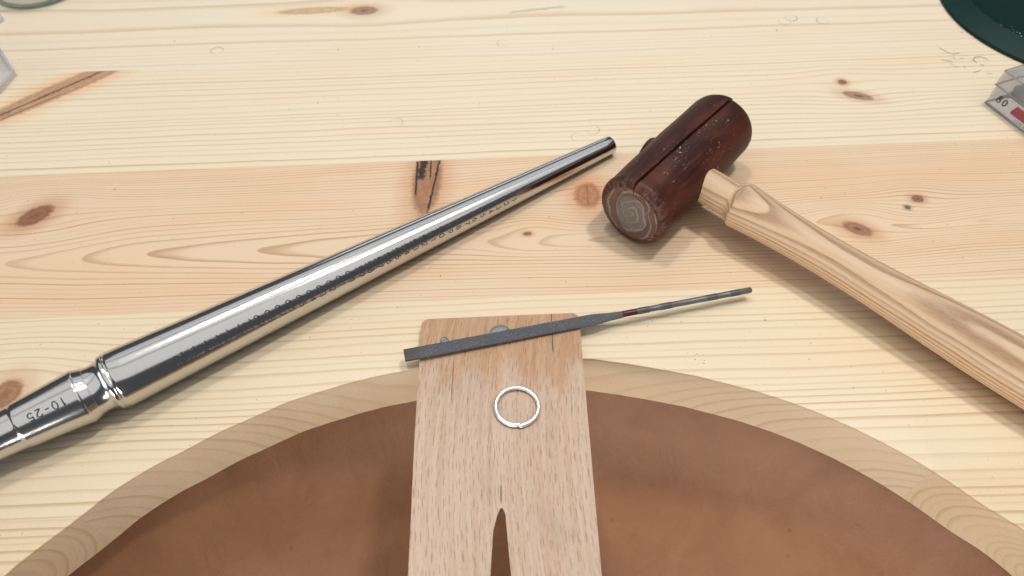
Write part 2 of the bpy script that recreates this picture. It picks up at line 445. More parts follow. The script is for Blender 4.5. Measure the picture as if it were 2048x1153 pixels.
def rawhide():
    g = G("rawhide_lacquered")
    x, y, z = g.pos()
    st_ = g.noise(g.comb(x * 0.06, y * 0.6, z * 0.6), 1.0, 3.0, 0.6)
    big = g.noise(g.comb(x * 0.03, y * 0.07, z * 0.07), 1.0, 3.0, 0.55)
    col = g.mix(g.st(0.3, 0.7, big), (0.027, 0.0066, 0.0048), (0.082, 0.0205, 0.0105))
    col = g.mix(g.st(0.5, 0.75, st_) * 0.5, col, (0.105, 0.035, 0.0155))
    # chips and scratches through the lacquer
    ch = g.noise(g.comb(x * 0.75 + 3, y * 0.62, z * 0.62), 1.0, 2.0, 0.55)
    zone = g.noise(g.comb(x * 0.055 + 9, y * 0.09, z * 0.09), 1.0, 2.0)
    chips = g.st(0.755, 0.785, ch + (zone - 0.5) * 0.5)
    sc1 = g.noise(g.comb(x * 0.25, y * 2.6, z * 2.6), 1.0, 2.0, 0.5)
    scr = g.st(0.705, 0.74, sc1 + (zone - 0.5) * 0.2)
    edge = g.st(38.0, 46.5, g.abs(x - 3.0) + (ch - 0.5) * 10.0)
    col = g.mix(g.max(chips, scr * 0.6), col, (0.44, 0.33, 0.29))
    col = g.mix(edge * 0.22 * g.st(0.4, 0.65, st_), col, (0.30, 0.19, 0.15))
    g.set(Base_Color=col, Roughness=0.38 + 0.22 * st_ + 0.3 * chips, Specular_IOR_Level=0.24)
    g.bump(st_ - chips * 1.2, 0.5, 0.0002)
    return g.mat
MAT_HIDE = rawhide()

def hide_end():
    g = G("rawhide_end")
    x, y, z = g.pos()
    n = g.noise(g.comb(x * 0.5, y * 0.5, z * 0.5), 1.0, 3.0, 0.7)
    big = g.noise(g.comb(x * 0.1, y * 0.10, z * 0.10), 1.0, 1.0)
    zz = z * 0.88
    r = g.sqrt(y * y * 1.35 + zz * zz)
    a = g.atan2(zz, y)
    f = g.fract(r / 4.3 - a / (2 * PI) + (n - 0.5) * 0.35 + (big - 0.5) * 1.5)
    ln = 1.0 - g.st(0.03, 0.16, g.abs(f - 0.5))
    core = 1.0 - g.st(8.0, 11.0, r + (n - 0.5) * 4.0)
    col = g.mix(core, (0.105, 0.054, 0.038), (0.135, 0.112, 0.095))
    col = g.mix(g.st(0.45, 0.75, n) * 0.5, col, (0.05, 0.035, 0.03))
    col = g.mix(ln * (0.05 + 0.9 * n), col, (0.31, 0.25, 0.20))
    rim = g.st(16.0, 17.8, r + (n - 0.5) * 2.0)
    col = g.mix(rim * 0.85, col, (0.10, 0.040, 0.028))
    g.set(Base_Color=col, Roughness=0.62, Specular_IOR_Level=0.35)
    g.bump(ln * 1.0 + n, 0.7, 0.0003)
    return g.mat
MAT_END = hide_end()

def file_steel():
    g = G("file_cut_steel")
    x, y, z = g.pos()
    n = g.noise(g.comb(x, y, z), 1.6, 3.0, 0.7)
    cut = g.sin((x * 0.85 + y) * 13.0) * 0.5 + 0.5
    cut2 = g.sin((x * 0.85 - y) * 11.0) * 0.5 + 0.5
    d, c3, _ = g.voro(g.comb(x, y), 1.25)
    fil = (1.0 - g.st(0.10, 0.26, d)) * g.st(0.50, 0.56, c3[0]) * g.st(0.35, 0.6, g.noise(g.comb(x * 0.12, y * 0.3, 0.0), 1.0, 2.0))
    col = g.mix(n, (0.085, 0.09, 0.10), (0.165, 0.17, 0.18))
    col = g.mix(fil * 0.5, col, (0.70, 0.66, 0.58))
    col = g.mix((1.0 - g.st(2.0, 10.0, x)) * 0.5, col, (0.13, 0.085, 0.05))
    g.set(Base_Color=col, Metallic=0.75, Roughness=0.36 + 0.15 * n)
    g.bump(cut + cut2 + n * 1.5, 0.6, 0.00012)
    return g.mat
MAT_FILE = file_steel()
def knurl_steel():
    g = G("file_handle_steel")
    x, y, z = g.pos()
    a = g.atan2(z, y)
    k1 = g.sin(x * 5.2 + a * 6.0); k2 = g.sin(x * 5.2 - a * 6.0)
    m = None
    for c in (110.0, 120.8, 143.5, 155.3):
        b = 1.0 - g.st(2.5, 2.9, g.abs(x - c)); m = b if m is None else g.max(m, b)
    n = g.noise(g.comb(x, y, z), 0.9, 3.0, 0.7)
    cross = g.max(g.st(0.5, 0.95, k1), g.st(0.5, 0.95, k2)) * m
    col = g.mix(n, (0.115, 0.115, 0.12), (0.21, 0.205, 0.20))
    col = g.mix(cross * 0.75, col, (0.030, 0.030, 0.032))
    g.set(Base_Color=col, Metallic=0.7, Roughness=0.40 + 0.12 * n)
    g.bump(n * 0.4 - cross * 2.0, 0.7, 0.00015)
    return g.mat
MAT_KNURL = knurl_steel()
MAT_PAINT = simple("maroon_paint", (0.060, 0.006, 0.014), 0.35, 0.0, 0.5, 0.8, 0.6)
MAT_SILVER = simple("silver_wire", (0.97, 0.965, 0.945), 0.42, 1.0, 0.5, 0.35, 0.12, 0.00005)
MAT_SCREW = simple("screw_zinc", (0.27, 0.27, 0.28), 0.52, 0.8, 0.5, 1.2, 0.5, 0.0001)
MAT_GREEN = simple("green_hammer_enamel", (0.004, 0.027, 0.0225), 0.50, 0.0, 0.16, 0.9, 0.25, 0.00006)
MAT_GREEN_IN = simple("green_enamel_pan", (0.003, 0.020, 0.0175), 0.50, 0.0, 0.14, 0.9, 0.3, 0.00012)
MAT_FLAKE = simple("metal_flakes", (0.55, 0.60, 0.58), 0.45, 0.4)
MAT_PAPER = simple("paper_label", (0.70, 0.70, 0.75), 0.7, 0.0, 0.3, 0.25, 0.12)
MAT_REDINK = simple("red_print", (0.42, 0.10, 0.12), 0.6, 0.0, 0.3, 0.9, 0.35)
MAT_INK = simple("black_pen", (0.012, 0.012, 0.016), 0.5)
MAT_BLUEINK = simple("blue_print", (0.10, 0.14, 0.30), 0.6)
MAT_GREENPEN = simple("green_pencil", (0.22, 0.30, 0.07), 0.7, 0.0, 0.2, 1.6, 0.4)

def clear(name, tint, gloss=0.05, rough=0.04, haze=0.0, hazecol=(0.8, 0.8, 0.85)):
    """Thin clear plastic: lets light through, mirrors at grazing angles."""
    m = bpy.data.materials.new(name); m.use_nodes = True; t = m.node_tree; t.nodes.clear()
    out = t.nodes.new('ShaderNodeOutputMaterial')
    tr = t.nodes.new('ShaderNodeBsdfTransparent'); tr.inputs[0].default_value = (*tint, 1)
    gl = t.nodes.new('ShaderNodeBsdfGlossy'); gl.inputs['Roughness'].default_value = rough
    fc = t.nodes.new('ShaderNodeLayerWeight'); fc.inputs[0].default_value = 0.5
    lw = t.nodes.new('ShaderNodeMath'); lw.operation = 'POWER'; lw.inputs[1].default_value = 4.0
    t.links.new(fc.outputs['Facing'], lw.inputs[0])
    df = t.nodes.new('ShaderNodeBsdfDiffuse'); df.inputs[0].default_value = (*hazecol, 1)
    m1 = t.nodes.new('ShaderNodeMixShader'); m1.inputs[0].default_value = haze
    t.links.new(tr.outputs[0], m1.inputs[1]); t.links.new(df.outputs[0], m1.inputs[2])
    m2 = t.nodes.new('ShaderNodeMixShader')
    ad = t.nodes.new('ShaderNodeMath'); ad.operation = 'ADD'; ad.inputs[1].default_value = gloss + 0.03
    t.links.new(lw.outputs[0], ad.inputs[0]); t.links.new(ad.outputs[0], m2.inputs[0])
    t.links.new(m1.outputs[0], m2.inputs[1]); t.links.new(gl.outputs[0], m2.inputs[2])
    t.links.new(m2.outputs[0], out.inputs[0])
    return m
MAT_CLEAR = clear("clear_polystyrene", (0.93, 0.935, 0.95), 0.02, 0.08, 0.08)
MAT_CLEAR_EDGE = clear("clear_polystyrene_edge", (0.72, 0.74, 0.78), 0.06, 0.1, 0.25, (0.62, 0.64, 0.70))
MAT_FROST = clear("milky_plastic", (0.96, 0.965, 0.975), 0.02, 0.15, 0.16, (0.86, 0.87, 0.90))
MAT_FROST_EDGE = clear("milky_plastic_edge", (0.96, 0.965, 0.975), 0.04, 0.2, 0.24, (0.96, 0.96, 0.98))
MAT_GLASS = clear("green_glass", (0.965, 0.98, 0.972), 0.01, 0.04, 0.015, (0.55, 0.68, 0.64))

# ------------------------------------------------------------------ workbench: glued boards with a bay cut out
TURN = math.radians(3.2)
bench = empty("workbench", (0, 0, 0), TURN)
tag(bench, "pale varnished pine workbench top with knots and a curved bay cut into its near side", "workbench")
EDGE = [(-214, -60), (-206, 10), (-196, 50), (-188.5, 71), (-180.2, 84.3), (-174.2, 91.2), (-158.0, 106.9), (-150.0, 115.0), (-138.6, 123.5), (-127.0, 130.0),
        (-113.3, 138.0), (-92.0, 148.4), (-77.2, 154.0), (-57.1, 159.6), (-32.3, 164.2), (5.0, 166.6), (41.6, 164.9), (51.9, 163.2),
        (63.0, 160.6), (86.2, 154.4), (103.8, 148.3), (120.8, 141.2), (136.9, 132.8), (152.1, 123.2), (165.9, 112.4), (178.5, 100.5),
        (187.1, 91.1), (198.5, 80.0), (208, 66), (217, 45), (224, 10), (228, -60)]
EDGE_S = smooth_profile(EDGE, 8)
def edge_y(x):
    if x <= EDGE_S[0][0] or x >= EDGE_S[-1][0]: return -60.0
    for (x0, y0), (x1, y1) in zip(EDGE_S, EDGE_S[1:]):
        if x0 <= x <= x1:
            t = (x - x0) / (x1 - x0 + 1e-9); y = y0 + t * (y1 - y0)
            return y + 0.35 * mnoise.noise(Vector((x * 0.11, 3.3, 0))) + 0.10 * mnoise.noise(Vector((x * 0.6, 1.3, 0)))
    return -60.0
THICK = 28.0
def cut_board(mat, xs, y1, ylow):
    """board from its far seam y1 down to max(ylow, the cut curve), rounded over along the cut."""
    vs, fs = [], []
    nrow = None
    for x in xs:
        raw = edge_y(x)
        c = min(max(raw, ylow), y1 - 0.004)
        sl = (edge_y(x + 0.5) - edge_y(x - 0.5))
        k = min(math.sqrt(1 + sl * sl), 2.2)
        r = 0.5
        col = [(x, y1, 0.0), (x, max(min(max(raw + k * r, ylow), y1 - 0.002), (c + y1) / 2), 0.0)]
        for q in range(6):
            a = q / 5 * PI / 2
            col.append((x, min(max(raw + k * (r - r * math.sin(a)), ylow), y1 - 0.004), -(r - r * math.cos(a))))
        for q in (0.3, 0.65, 1.0):
            col.append((x, c, -THICK * q))
        col += [(x, c + (y1 - c) * 0.5, -THICK), (x, y1, -THICK)]
        nrow = len(col); vs += [(a * MM, b * MM, d * MM) for a, b, d in col]
    n = len(xs)
    for i in range(n - 1):
        for k in range(nrow):
            k2 = (k + 1) % nrow
            fs.append((i * nrow + k, i * nrow + k2, (i + 1) * nrow + k2, (i + 1) * nrow + k))
    fs.append(tuple(range(nrow))); fs.append(tuple(range((n - 1) * nrow, n * nrow)))
    return mesh_obj("board", vs, fs, mat, bench, True, 40)
SEAM = [8.0, 105.0, 201.2, 299.8, 395.6, 492.0, 589.0]
GAP = 0.004
def frange(a, b, st):
    n = max(1, int(round((b - a) / st))); return [a + (b - a) * i / n for i in range(n + 1)]
xs_cut = [-620, -400] + frange(-235, 235, 2.0) + [400, 620]
boards = {}
for row in (5, 4, 3, 2):
    bm = box_bm(1240 * MM, (SEAM[row + 1] - SEAM[row] - 2 * GAP) * MM, THICK * MM,
                (0, (SEAM[row] + SEAM[row + 1]) / 2 * MM, -THICK / 2 * MM), 0.00012)
    boards[row] = bm_obj("board", bm, mat_row[row], bench, True, 20)
def solve(lo, hi):
    """x where the cut crosses the nearest seam, between lo (below the seam) and hi (above it)."""
    for _ in range(50):
        m = (lo + hi) / 2
        if edge_y(m) < SEAM[1] - GAP - 0.02: lo = m
        else: hi = m
    return lo
xl = solve(-200.0, -100.0); xr = solve(205.0, 120.0)
xs_cut = sorted(xs_cut + [xl, xr, xl + 0.3, xr - 0.3, xl - 0.3, xr + 0.3])
boards[1] = cut_board(mat_row[1], xs_cut, SEAM[2] - GAP, SEAM[1] + GAP)
# the near row is left standing on both sides of the bay
cut_board(mat_row[0], [-620, -400] + frange(-235, xl, 1.5), SEAM[1] - GAP, SEAM[0])
cut_board(mat_row[0], frange(xr, 235, 1.5) + [400, 620], SEAM[1] - GAP, SEAM[0])

def ribbon(pts, wd, z, vs, fs):
    b = len(vs); n = len(pts)
    for i, (x, y) in enumerate(pts):
        x0, y0 = pts[max(i - 1, 0)]; x1, y1 = pts[min(i + 1, n - 1)]
        L = math.hypot(x1 - x0, y1 - y0) or 1
        nx, ny = -(y1 - y0) / L, (x1 - x0) / L
        ww = wd * (0.35 + 0.65 * abs(math.sin(i * 2.1 + x)))
        vs += [((x + nx * ww) * MM, (y + ny * ww) * MM, z * MM), ((x - nx * ww) * MM, (y - ny * ww) * MM, z * MM)]
    for i in range(n - 1):
        fs.append((b + 2 * i, b + 2 * i + 1, b + 2 * i + 3, b + 2 * i + 2))
vs, fs = [], []
for st_ in ([(302.5, 391.0), (306.5, 384.5), (308.5, 383.2), (313.5, 384.4)], [(313, 378.5), (310.5, 377.6)], [(298, 377.6), (301.5, 376.2), (304.5, 375.2)],
            [(302, 372.5), (305.5, 369.2)], [(318.5, 374.5), (320.2, 378.3), (324.8, 379.2), (328.2, 376.2)], [(320.5, 371.5), (322.8, 369.6)], [(318.0, 377.0), (319.5, 373.2)],
            [(312.5, 363.0), (316, 364.1), (318.5, 365.6)], [(320.6, 361.5), (323.5, 360.8)], [(309, 368.2), (310, 369.8)], [(306.5, 379.5), (308, 377.6)]):
    ribbon(smooth_profile(st_, 4), 0.32, 0.12, vs, fs)
mesh_obj("pencil_mark", vs, fs, MAT_GREENPEN, boards[3], False)

# ------------------------------------------------------------------ loose filings and sawdust on the boards
rnd = random.Random(11)
vs, fs = [], []
spots = [(rnd.uniform(-330, 330), rnd.uniform(170, 440)) for _ in range(110)]
for cxy in ((88.5, 163.5), (90.5, 162.0), (91.5, 164.5), (93, 161), (70, 186), (-60, 190), (-20, 214), (-57, 238)):
    spots += [(cxy[0] + rnd.gauss(0, 3), cxy[1] + rnd.gauss(0, 2.2)) for _ in range(5)]
for x, y in spots:
    if y < edge_y(x) + 3: continue
    L = rnd.uniform(0.12, 0.5) * rnd.uniform(0.5, 1.2); W = L * rnd.uniform(0.3, 0.9); a = rnd.uniform(0, PI); b = len(vs)
    for dx, dy, dz in ((-L, 0, 0), (0, -W, 0), (L, 0, 0), (0, W, 0), (L * .2, W * .2, W * 1.3)):
        vs.append(((x + dx * math.cos(a) - dy * math.sin(a)) * MM, (y + dx * math.sin(a) + dy * math.cos(a)) * MM, (dz + 0.01) * MM))
    fs += [(b, b + 1, b + 4), (b + 1, b + 2, b + 4), (b + 2, b + 3, b + 4), (b + 3, b, b + 4)]
MAT_CRUMB = simple("wood_crumb", (0.13, 0.09, 0.06), 0.8, 0.0, 0.2, 2.0, 0.7)
dust = mesh_obj("filings", vs, fs, MAT_CRUMB, None, False)
dust.rotation_euler = (0, 0, TURN)
tag(dust, "loose dark filings and sawdust crumbs scattered over the pale bench top", "filings", None, "stuff")

# ------------------------------------------------------------------ leather apron hung under the bay
SKIN_DROP = 0.072
def skin_z(x, y):
    c = edge_y(max(-210, min(224, x)))
    d = max(0.0, (c + 14 - y))
    side = max(0.0, 1 - (abs(x - 6) / 222.0) ** 2.2)
    f = 1 - math.exp(-d / 26.0)
    wr = 2.2 * mnoise.noise(Vector((x * 0.018, y * 0.012, 0.3))) + 1.0 * mnoise.noise(Vector((x * 0.05, y * 0.022, 4.3)))
    return -29.0 - f * (SKIN_DROP * 1000 * side ** 0.5 + wr * side + 0.05 * d * side)
vs, fs = [], []
NX, NY = 120, 80
for j in range(NY + 1):
    for i in range(NX + 1):
        x = -222 + 456 * i / NX; y = -150 + 336 * j / NY
        vs.append((x * MM, y * MM, skin_z(x, y) * MM))
for j in range(NY):
    for i in range(NX):
        a = j * (NX + 1) + i; fs.append((a, a + 1, a + NX + 2, a + NX + 1))
skin = mesh_obj("leather_apron", vs, fs, MAT_LEATHER, None, True, 80)
skin.rotation_euler = (0, 0, TURN)
sm = skin.modifiers.new("thickness", 'SOLIDIFY'); sm.thickness = 0.0018; sm.offset = -1
tag(skin, "brown leather apron sagging under the curved bay of the bench", "leather apron")

# ------------------------------------------------------------------ bench pin with a V slot
pin = empty("bench_pin", (0, 0, 0))
tag(pin, "worn beech bench pin with a V slot sticking out over the leather", "bench pin")
def ptop(x, y): return 0.0052
def arc(cx, cy, r, a0, a1, n=5):
    return [(cx + r * math.cos(math.radians(a0 + (a1 - a0) * i / n)), cy + r * math.sin(math.radians(a0 + (a1 - a0) * i / n))) for i in range(n + 1)]
outline = [(33.0, 20.0), (32.7, 40.0), (32.0, 72.1), (31.3, 128.0)] + arc(27.8, 185.6, 2.8, -3, 93) + arc(-38.2, 182.3, 2.8, 90, 178) + \
          [(-39.4, 128.0), (-37.0, 72.1), (-36.0, 40), (-35.4, 20.0), (-11.2, 20.0), (-10.3, 40), (-7.8, 72.1), (-7.0, 88.6), (-6.2, 94.2), (-4.9, 97.4), (-4.3, 98.0), (-3.0, 97.6), (-2.5, 95.0), (-0.2, 72.1), (2.4, 40), (3.6, 20.0)]
outline = [(x * MM, y * MM) for x, y in outline]
bm = prism(outline, ptop, lambda x, y: 0.0003 if y > 0.16 else -0.0022, 0.0005, 2)
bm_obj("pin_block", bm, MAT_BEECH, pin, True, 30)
def screw(x, y, r):
    vs, fs = lathe_z([(0.0, 0.00012), (r * 0.55, 0.00018), (r * 0.92, 0.0001), (r, -0.0001), (r * 0.9, -0.0008)], 32, False)
    o = mesh_obj("screw", vs, fs, MAT_SCREW, pin, True, 50)
    o.location = (x, y, ptop(x, y) + 0.0002); o.rotation_euler = (0.0, 0, 0)
    bm = box_bm(r * 1.7, r * 0.24, 0.0001, (0, 0, 0.00022))
    s = bm_obj("slot", bm, MAT_GROOVE, o, False); s.rotation_euler = (0, 0, 0.5)
    return o
screw(-0.0301, 0.1733, 0.0019); screw(-0.0052, 0.1768, 0.0050)

# ------------------------------------------------------------------ silver ring lying on the pin
def ring():
    R, r = 0.00880, 0.00090
    path, rad = [], []
    N = 150
    for i in range(N + 1):
        t = i / N
        a = math.radians(-86) + t * math.radians(363)
        k = 0.0
        if t < 0.05: k = (1 - t / 0.05)
        if t > 0.95: k = -(t - 0.95) / 0.05
        rr = R * (1 + 0.012 * math.cos(2 * a + 0.6)) + 0.00038 * k
        path.append(Vector((rr * math.cos(a), rr * math.sin(a), r + (0.00022 * max(0, -k)))))
        q = 1 + 0.10 * mnoise.noise(Vector((i * 0.16, 2.0, 0))) + 0.05 * mnoise.noise(Vector((i * 0.7, 5.0, 0)))
        if t < 0.012 or t > 0.988: q *= 0.72
        rad.append(r * q * (1.12 if math.sin(a) < -0.5 else 1.0))
    vs, fs = tube(path, rad, 14)
    o = mesh_obj("silver_ring", vs, fs, MAT_SILVER, None, True, 70)
    o.location = (0.0021, 0.1400, ptop(0, 0.14) + 0.00005); o.rotation_euler = (0.0, 0, 0)
    tag(o, "plain silver wire ring with an open joint lying on the beech bench pin", "ring")
ring()

# ------------------------------------------------------------------ needle file across the far end of the pin
FZ = ptop(0, 0.1815) + 0.0005
f0, f1 = Vector((-46.8, 164.1)), Vector((112.3, 201.8))
fang = math.atan2(f1.y - f0.y, f1.x - f0.x); FL = (f1 - f0).length
nf = empty("needle_file", (f0.x * MM, f0.y * MM, FZ + 0.0008), fang)
nf.rotation_euler = (0, math.radians(0.75), fang)
tag(nf, "dark steel needle file lying across the beech pin with knurled round handle and maroon band", "file")
def section_loft(name, secs, mat, parent, n=24, angle=40):
    """secs: (s, half width, half height, squareness 0 round .. 1 square)"""
    vs, fs = [], []
    for s, a, b, q in secs:
        for k in range(n):
            an = 2 * PI * (k + 0.5) / n; c, d = math.cos(an), math.sin(an)
            e = 2 + q * 28
            m = (abs(c) ** e + abs(d) ** e) ** (-1 / e)
            vs.append((s * MM, a * m * c * MM, b * m * d * MM))
    for i in range(len(secs) - 1):
        for k in range(n):
            k2 = (k + 1) % n
            fs.append((i * n + k, i * n + k2, (i + 1) * n + k2, (i + 1) * n + k))
    fs.append(tuple(range(n))); fs.append(tuple(range((len(secs) - 1) * n, len(secs) * n)))
    return mesh_obj(name, vs, fs, mat, parent, True, angle)
HB, HT = 2.95, 0.7
blade = section_loft("blade", [(0, HB - .12, HT - .1, 1), (0.15, HB, HT, .4), (40, HB, HT, .4), (80, HB * .98, HT, .4), (86, HB * .97, HT, .5), (89, HB * .86, HT * 1.05, .8), (93, HB * .62, HT * 1.2, .5), (97, 1.5, 1.15, .15), (101, 1.38, 1.3, 0)], MAT_FILE, nf, 32)
blade.location = (0, 0, 0.0007)
hand_prof = [(100.5, 1.34), (107.0, 1.36), (107.4, 1.52), (112.6, 1.52), (113.0, 1.38), (117.6, 1.38), (118.0, 1.52), (123.6, 1.52), (124.0, 1.40), (140.4, 1.40), (140.8, 1.52), (146.2, 1.52), (146.6, 1.42), (152.2, 1.42), (152.6, 1.52), (158.0, 1.52), (158.4, 1.42), (FL - .5, 1.42), (FL, 1.1)]
vs, fs = lathe([(s * MM, r * MM) for s, r in hand_prof], 24)
hn = mesh_obj("handle", vs, fs, MAT_KNURL, nf, True, 50); hn.location = (0, 0, 0.0009)
vs, fs = lathe([(99.6 * MM, 1.36 * MM), (99.9 * MM, 1.46 * MM), (106.4 * MM, 1.44 * MM), (106.8 * MM, 1.37 * MM)], 24, False)
pb = mesh_obj("paint_band", vs, fs, MAT_PAINT, nf, True, 50); pb.location = (0, 0, 0.0009)

# ------------------------------------------------------------------ stroke figures for stamped and written numbers
def _arc(cx, cy, rx, ry, a0, a1, n=10):
    return [(cx + rx * math.cos(math.radians(a0 + (a1 - a0) * i / n)), cy + ry * math.sin(math.radians(a0 + (a1 - a0) * i / n))) for i in range(n + 1)]
FIG = {
 '0': [_arc(.33, .5, .30, .5, 90, 450, 22)],
 '1': [[(.18, .80), (.36, 1.0), (.36, .5), (.36, 0)]],
 '2': [_arc(.32, .70, .30, .30, 170, -38, 12) + [(.04, 0.0), (.64, 0.0)]],
 '3': [_arc(.30, .75, .27, .25, 150, -90, 10) + _arc(.30, .26, .32, .26, 90, -150, 11)[1:]],
 '4': [[(.50, 0), (.50, .5), (.50, 1.0), (.02, .30), (.34, .30), (.68, .30)]],
 '5': [[(.58, 1.0), (.14, 1.0), (.08, .56)] + _arc(.32, .32, .31, .32, 130, -150, 13)],
 '6': [[(.52, 1.0)] + _arc(.32, .31, .30, .31, 155, 515, 18)],
 '7': [[(.02, 1.0), (.34, 1.0), (.64, 1.0), (.40, .5), (.22, 0)]],
 '8': [_arc(.32, .75, .25, .25, -90, 270, 16), _arc(.32, .25, .31, .25, 90, 450, 18)],
 '9': [[(.12, 0.0)] + _arc(.32, .69, .30, .31, -25, 335, 18)],
 '-': [[(.08, .45), (.30, .45), (.54, .45)]],
}
def stroke_mesh(text, h, w, put, lift=0.07, pitch=None, vs=None, fs=None):
    """ridge-like strokes; put(gx, gy, lift) maps glyph mm onto the surface."""
    vs = [] if vs is None else vs; fs = [] if fs is None else fs
    pitch = pitch or 0.86 * h
    for ci, ch in enumerate(text):
        for st_ in FIG[ch]:
            pts = [(p[0] * h * 0.95 + ci * pitch, p[1] * h) for p in st_]
            dense = []
            for (x0, y0), (x1, y1) in zip(pts, pts[1:]):
                n = max(1, int(math.hypot(x1 - x0, y1 - y0) / 0.35))
                dense += [(x0 + (x1 - x0) * k / n, y0 + (y1 - y0) * k / n) for k in range(n)]
            dense.append(pts[-1])
            b = len(vs); n = len(dense)
            for i, (x, y) in enumerate(dense):
                x0, y0 = dense[max(i - 1, 0)]; x1, y1 = dense[min(i + 1, n - 1)]
                L = math.hypot(x1 - x0, y1 - y0) or 1
                nx, ny = -(y1 - y0) / L, (x1 - x0) / L
                for off, hh in ((1, 0.0), (0.6, 1.0), (-0.6, 1.0), (-1, 0.0)):
                    vs.append(put(x + nx * w * off, y + ny * w * off, hh * lift))
            for i in range(n - 1):
                for k in range(3):
                    fs.append((b + 4 * i + k, b + 4 * i + k + 1, b + 4 * i + k + 5, b + 4 * i + k + 4))
    return vs, fs

# ------------------------------------------------------------------ steel ring mandrel
m_tip = Vector((55.5, 305.0, 5.2)) * MM; m_base = Vector((-164.9, 148.0, 12.7)) * MM
ML = (m_tip - m_base).length * 1000
RB, RT = 12.65, 5.15
man = bpy.data.objects.new("ring_mandrel", None); COL.objects.link(man)
man.location = m_base; man.empty_display_size = 0.01
xa = (m_tip - m_base).normalized(); za = (Vector((0, 0, 1)) - xa * xa.z).normalized(); ya = za.cross(xa)
man.rotation_euler = Matrix((xa, ya, za)).transposed().to_euler()
tag(man, "polished steel ring mandrel stamped with size numbers lying aslant on the bench", "ring mandrel")
def rad(s): return RB + (RT - RB) * s / ML
body_prof = [(0.0, 12.0), (0.15, 12.35), (0.5, 12.55)] + [(0.9, 12.45), (1.2, 12.30), (1.5, 12.5)] + [(2.0, rad(2.0))]
body_prof += [(ML * i / 40, rad(ML * i / 40)) for i in range(1, 40)]
body_prof += [(ML - 0.8, rad(ML - 0.8)), (ML - 0.35, RT - 0.15), (ML - 0.08, RT - 0.5), (ML, RT - 0.95)]
vs, fs = lathe([(s * MM, r * MM) for s, r in body_prof], 160)
shaft = mesh_obj("tapered_shaft", vs, fs, MAT_STEEL, man, True, 40)
neck = smooth_profile([(0.1, 12.1), (-0.8, 12.2), (-1.5, 11.9), (-3.2, 10.7), (-5.5, 10.25), (-8.0, 10.35)], 5)
k = 0
neck2 = []
for i in range(24):
    s = -8.0 - 3.4 * i / 23
    neck2.append((s, 10.4 + 1.0 * (i / 23) + (0.05 if i % 2 else 0.0)))
vs, fs = lathe([(s * MM, r * MM) for s, r in neck + neck2], 128, False)
mesh_obj("neck", vs, fs, MAT_STEEL, man, True, 60)
grip_prof = [(-11.3, 11.35), (-11.6, 11.65), (-12.1, 11.75)] + smooth_profile([(-12.6, 11.72), (-20, 11.1), (-28, 10.4), (-35.2, 9.85)], 6) + \
            [(-35.5, 9.6), (-35.9, 9.45)] + smooth_profile([(-36.3, 9.4), (-44, 8.9), (-56, 8.8), (-72, 9.8), (-92, 11.3), (-108, 11.6), (-114, 10.4), (-116, 7.0)], 6)
vs, fs = lathe([(s * MM, r * MM) for s, r in grip_prof], 128)
grip = mesh_obj("grip", vs, fs, MAT_STEEL, man, True, 40)
# where on the round the viewer's eye falls
mid = m_base + xa * 0.12
toeye = Vector((0, 0, 0.265)) - mid
PHI0 = math.atan2(toeye.dot(za), toeye.dot(ya))        # angle in the local y,z plane
SGN = -1.0 if True else 1.0
def on_cone(phi, s, lift=0.0, rf=rad):
    r = rf(s) + lift
    return (s * MM, r * math.cos(phi) * MM, r * math.sin(phi) * MM)
S41, S76 = 199.0, 26.5
for num in range(41, 77):
    s = S41 + (S76 - S41) * (num - 41) / 35.0
    h = 2.7 + 0.3 * (num - 41) / 35
    off = math.radians(8)
    p0 = PHI0 + off
    jx = random.uniform(-.12, .12)
    def put(gx, gy, l):
        return on_cone(p0 + (gx + jx - 0.9) / rad(s), s + gy - h / 2 + jx, 0.012 + l)
    v_, f_ = stroke_mesh(str(num), h, 0.23, put, 0.09, 3.7)
    mesh_obj("engraved_number", v_, f_, MAT_ENGRAVE, shaft, True, 60)
def grip_r(s):
    for (s0, r0), (s1, r1) in zip(grip_prof, grip_prof[1:]):
        if s1 <= s <= s0: return r0 + (r1 - r0) * (s - s0) / (s1 - s0)
    return 10.0
def put2(gx, gy, l):
    s = -16.2 - gx
    r = grip_r(s) + 0.015 + l
    ph = PHI0 + math.radians(-16) + gy / 10.5
    return (s * MM, r * math.cos(ph) * MM, r * math.sin(ph) * MM)
v_, f_ = stroke_mesh("10-25", 3.1, 0.26, put2, 0.08, 3.0)
mesh_obj("engraved_range", v_, f_, MAT_ENGRAVE, grip, True, 60)

# ------------------------------------------------------------------ rawhide mallet
HR = 19.3
near_c = Vector((57.8, 237.3)); ax = Vector((0.643, 0.766))
hub = near_c + ax * 42.5
mal = empty("rawhide_mallet", (hub.x * MM, hub.y * MM, HR * MM), math.atan2(ax.y, ax.x))
tag(mal, "dark red brown rawhide mallet with ash handle resting beside the steel mandrel tip", "mallet")
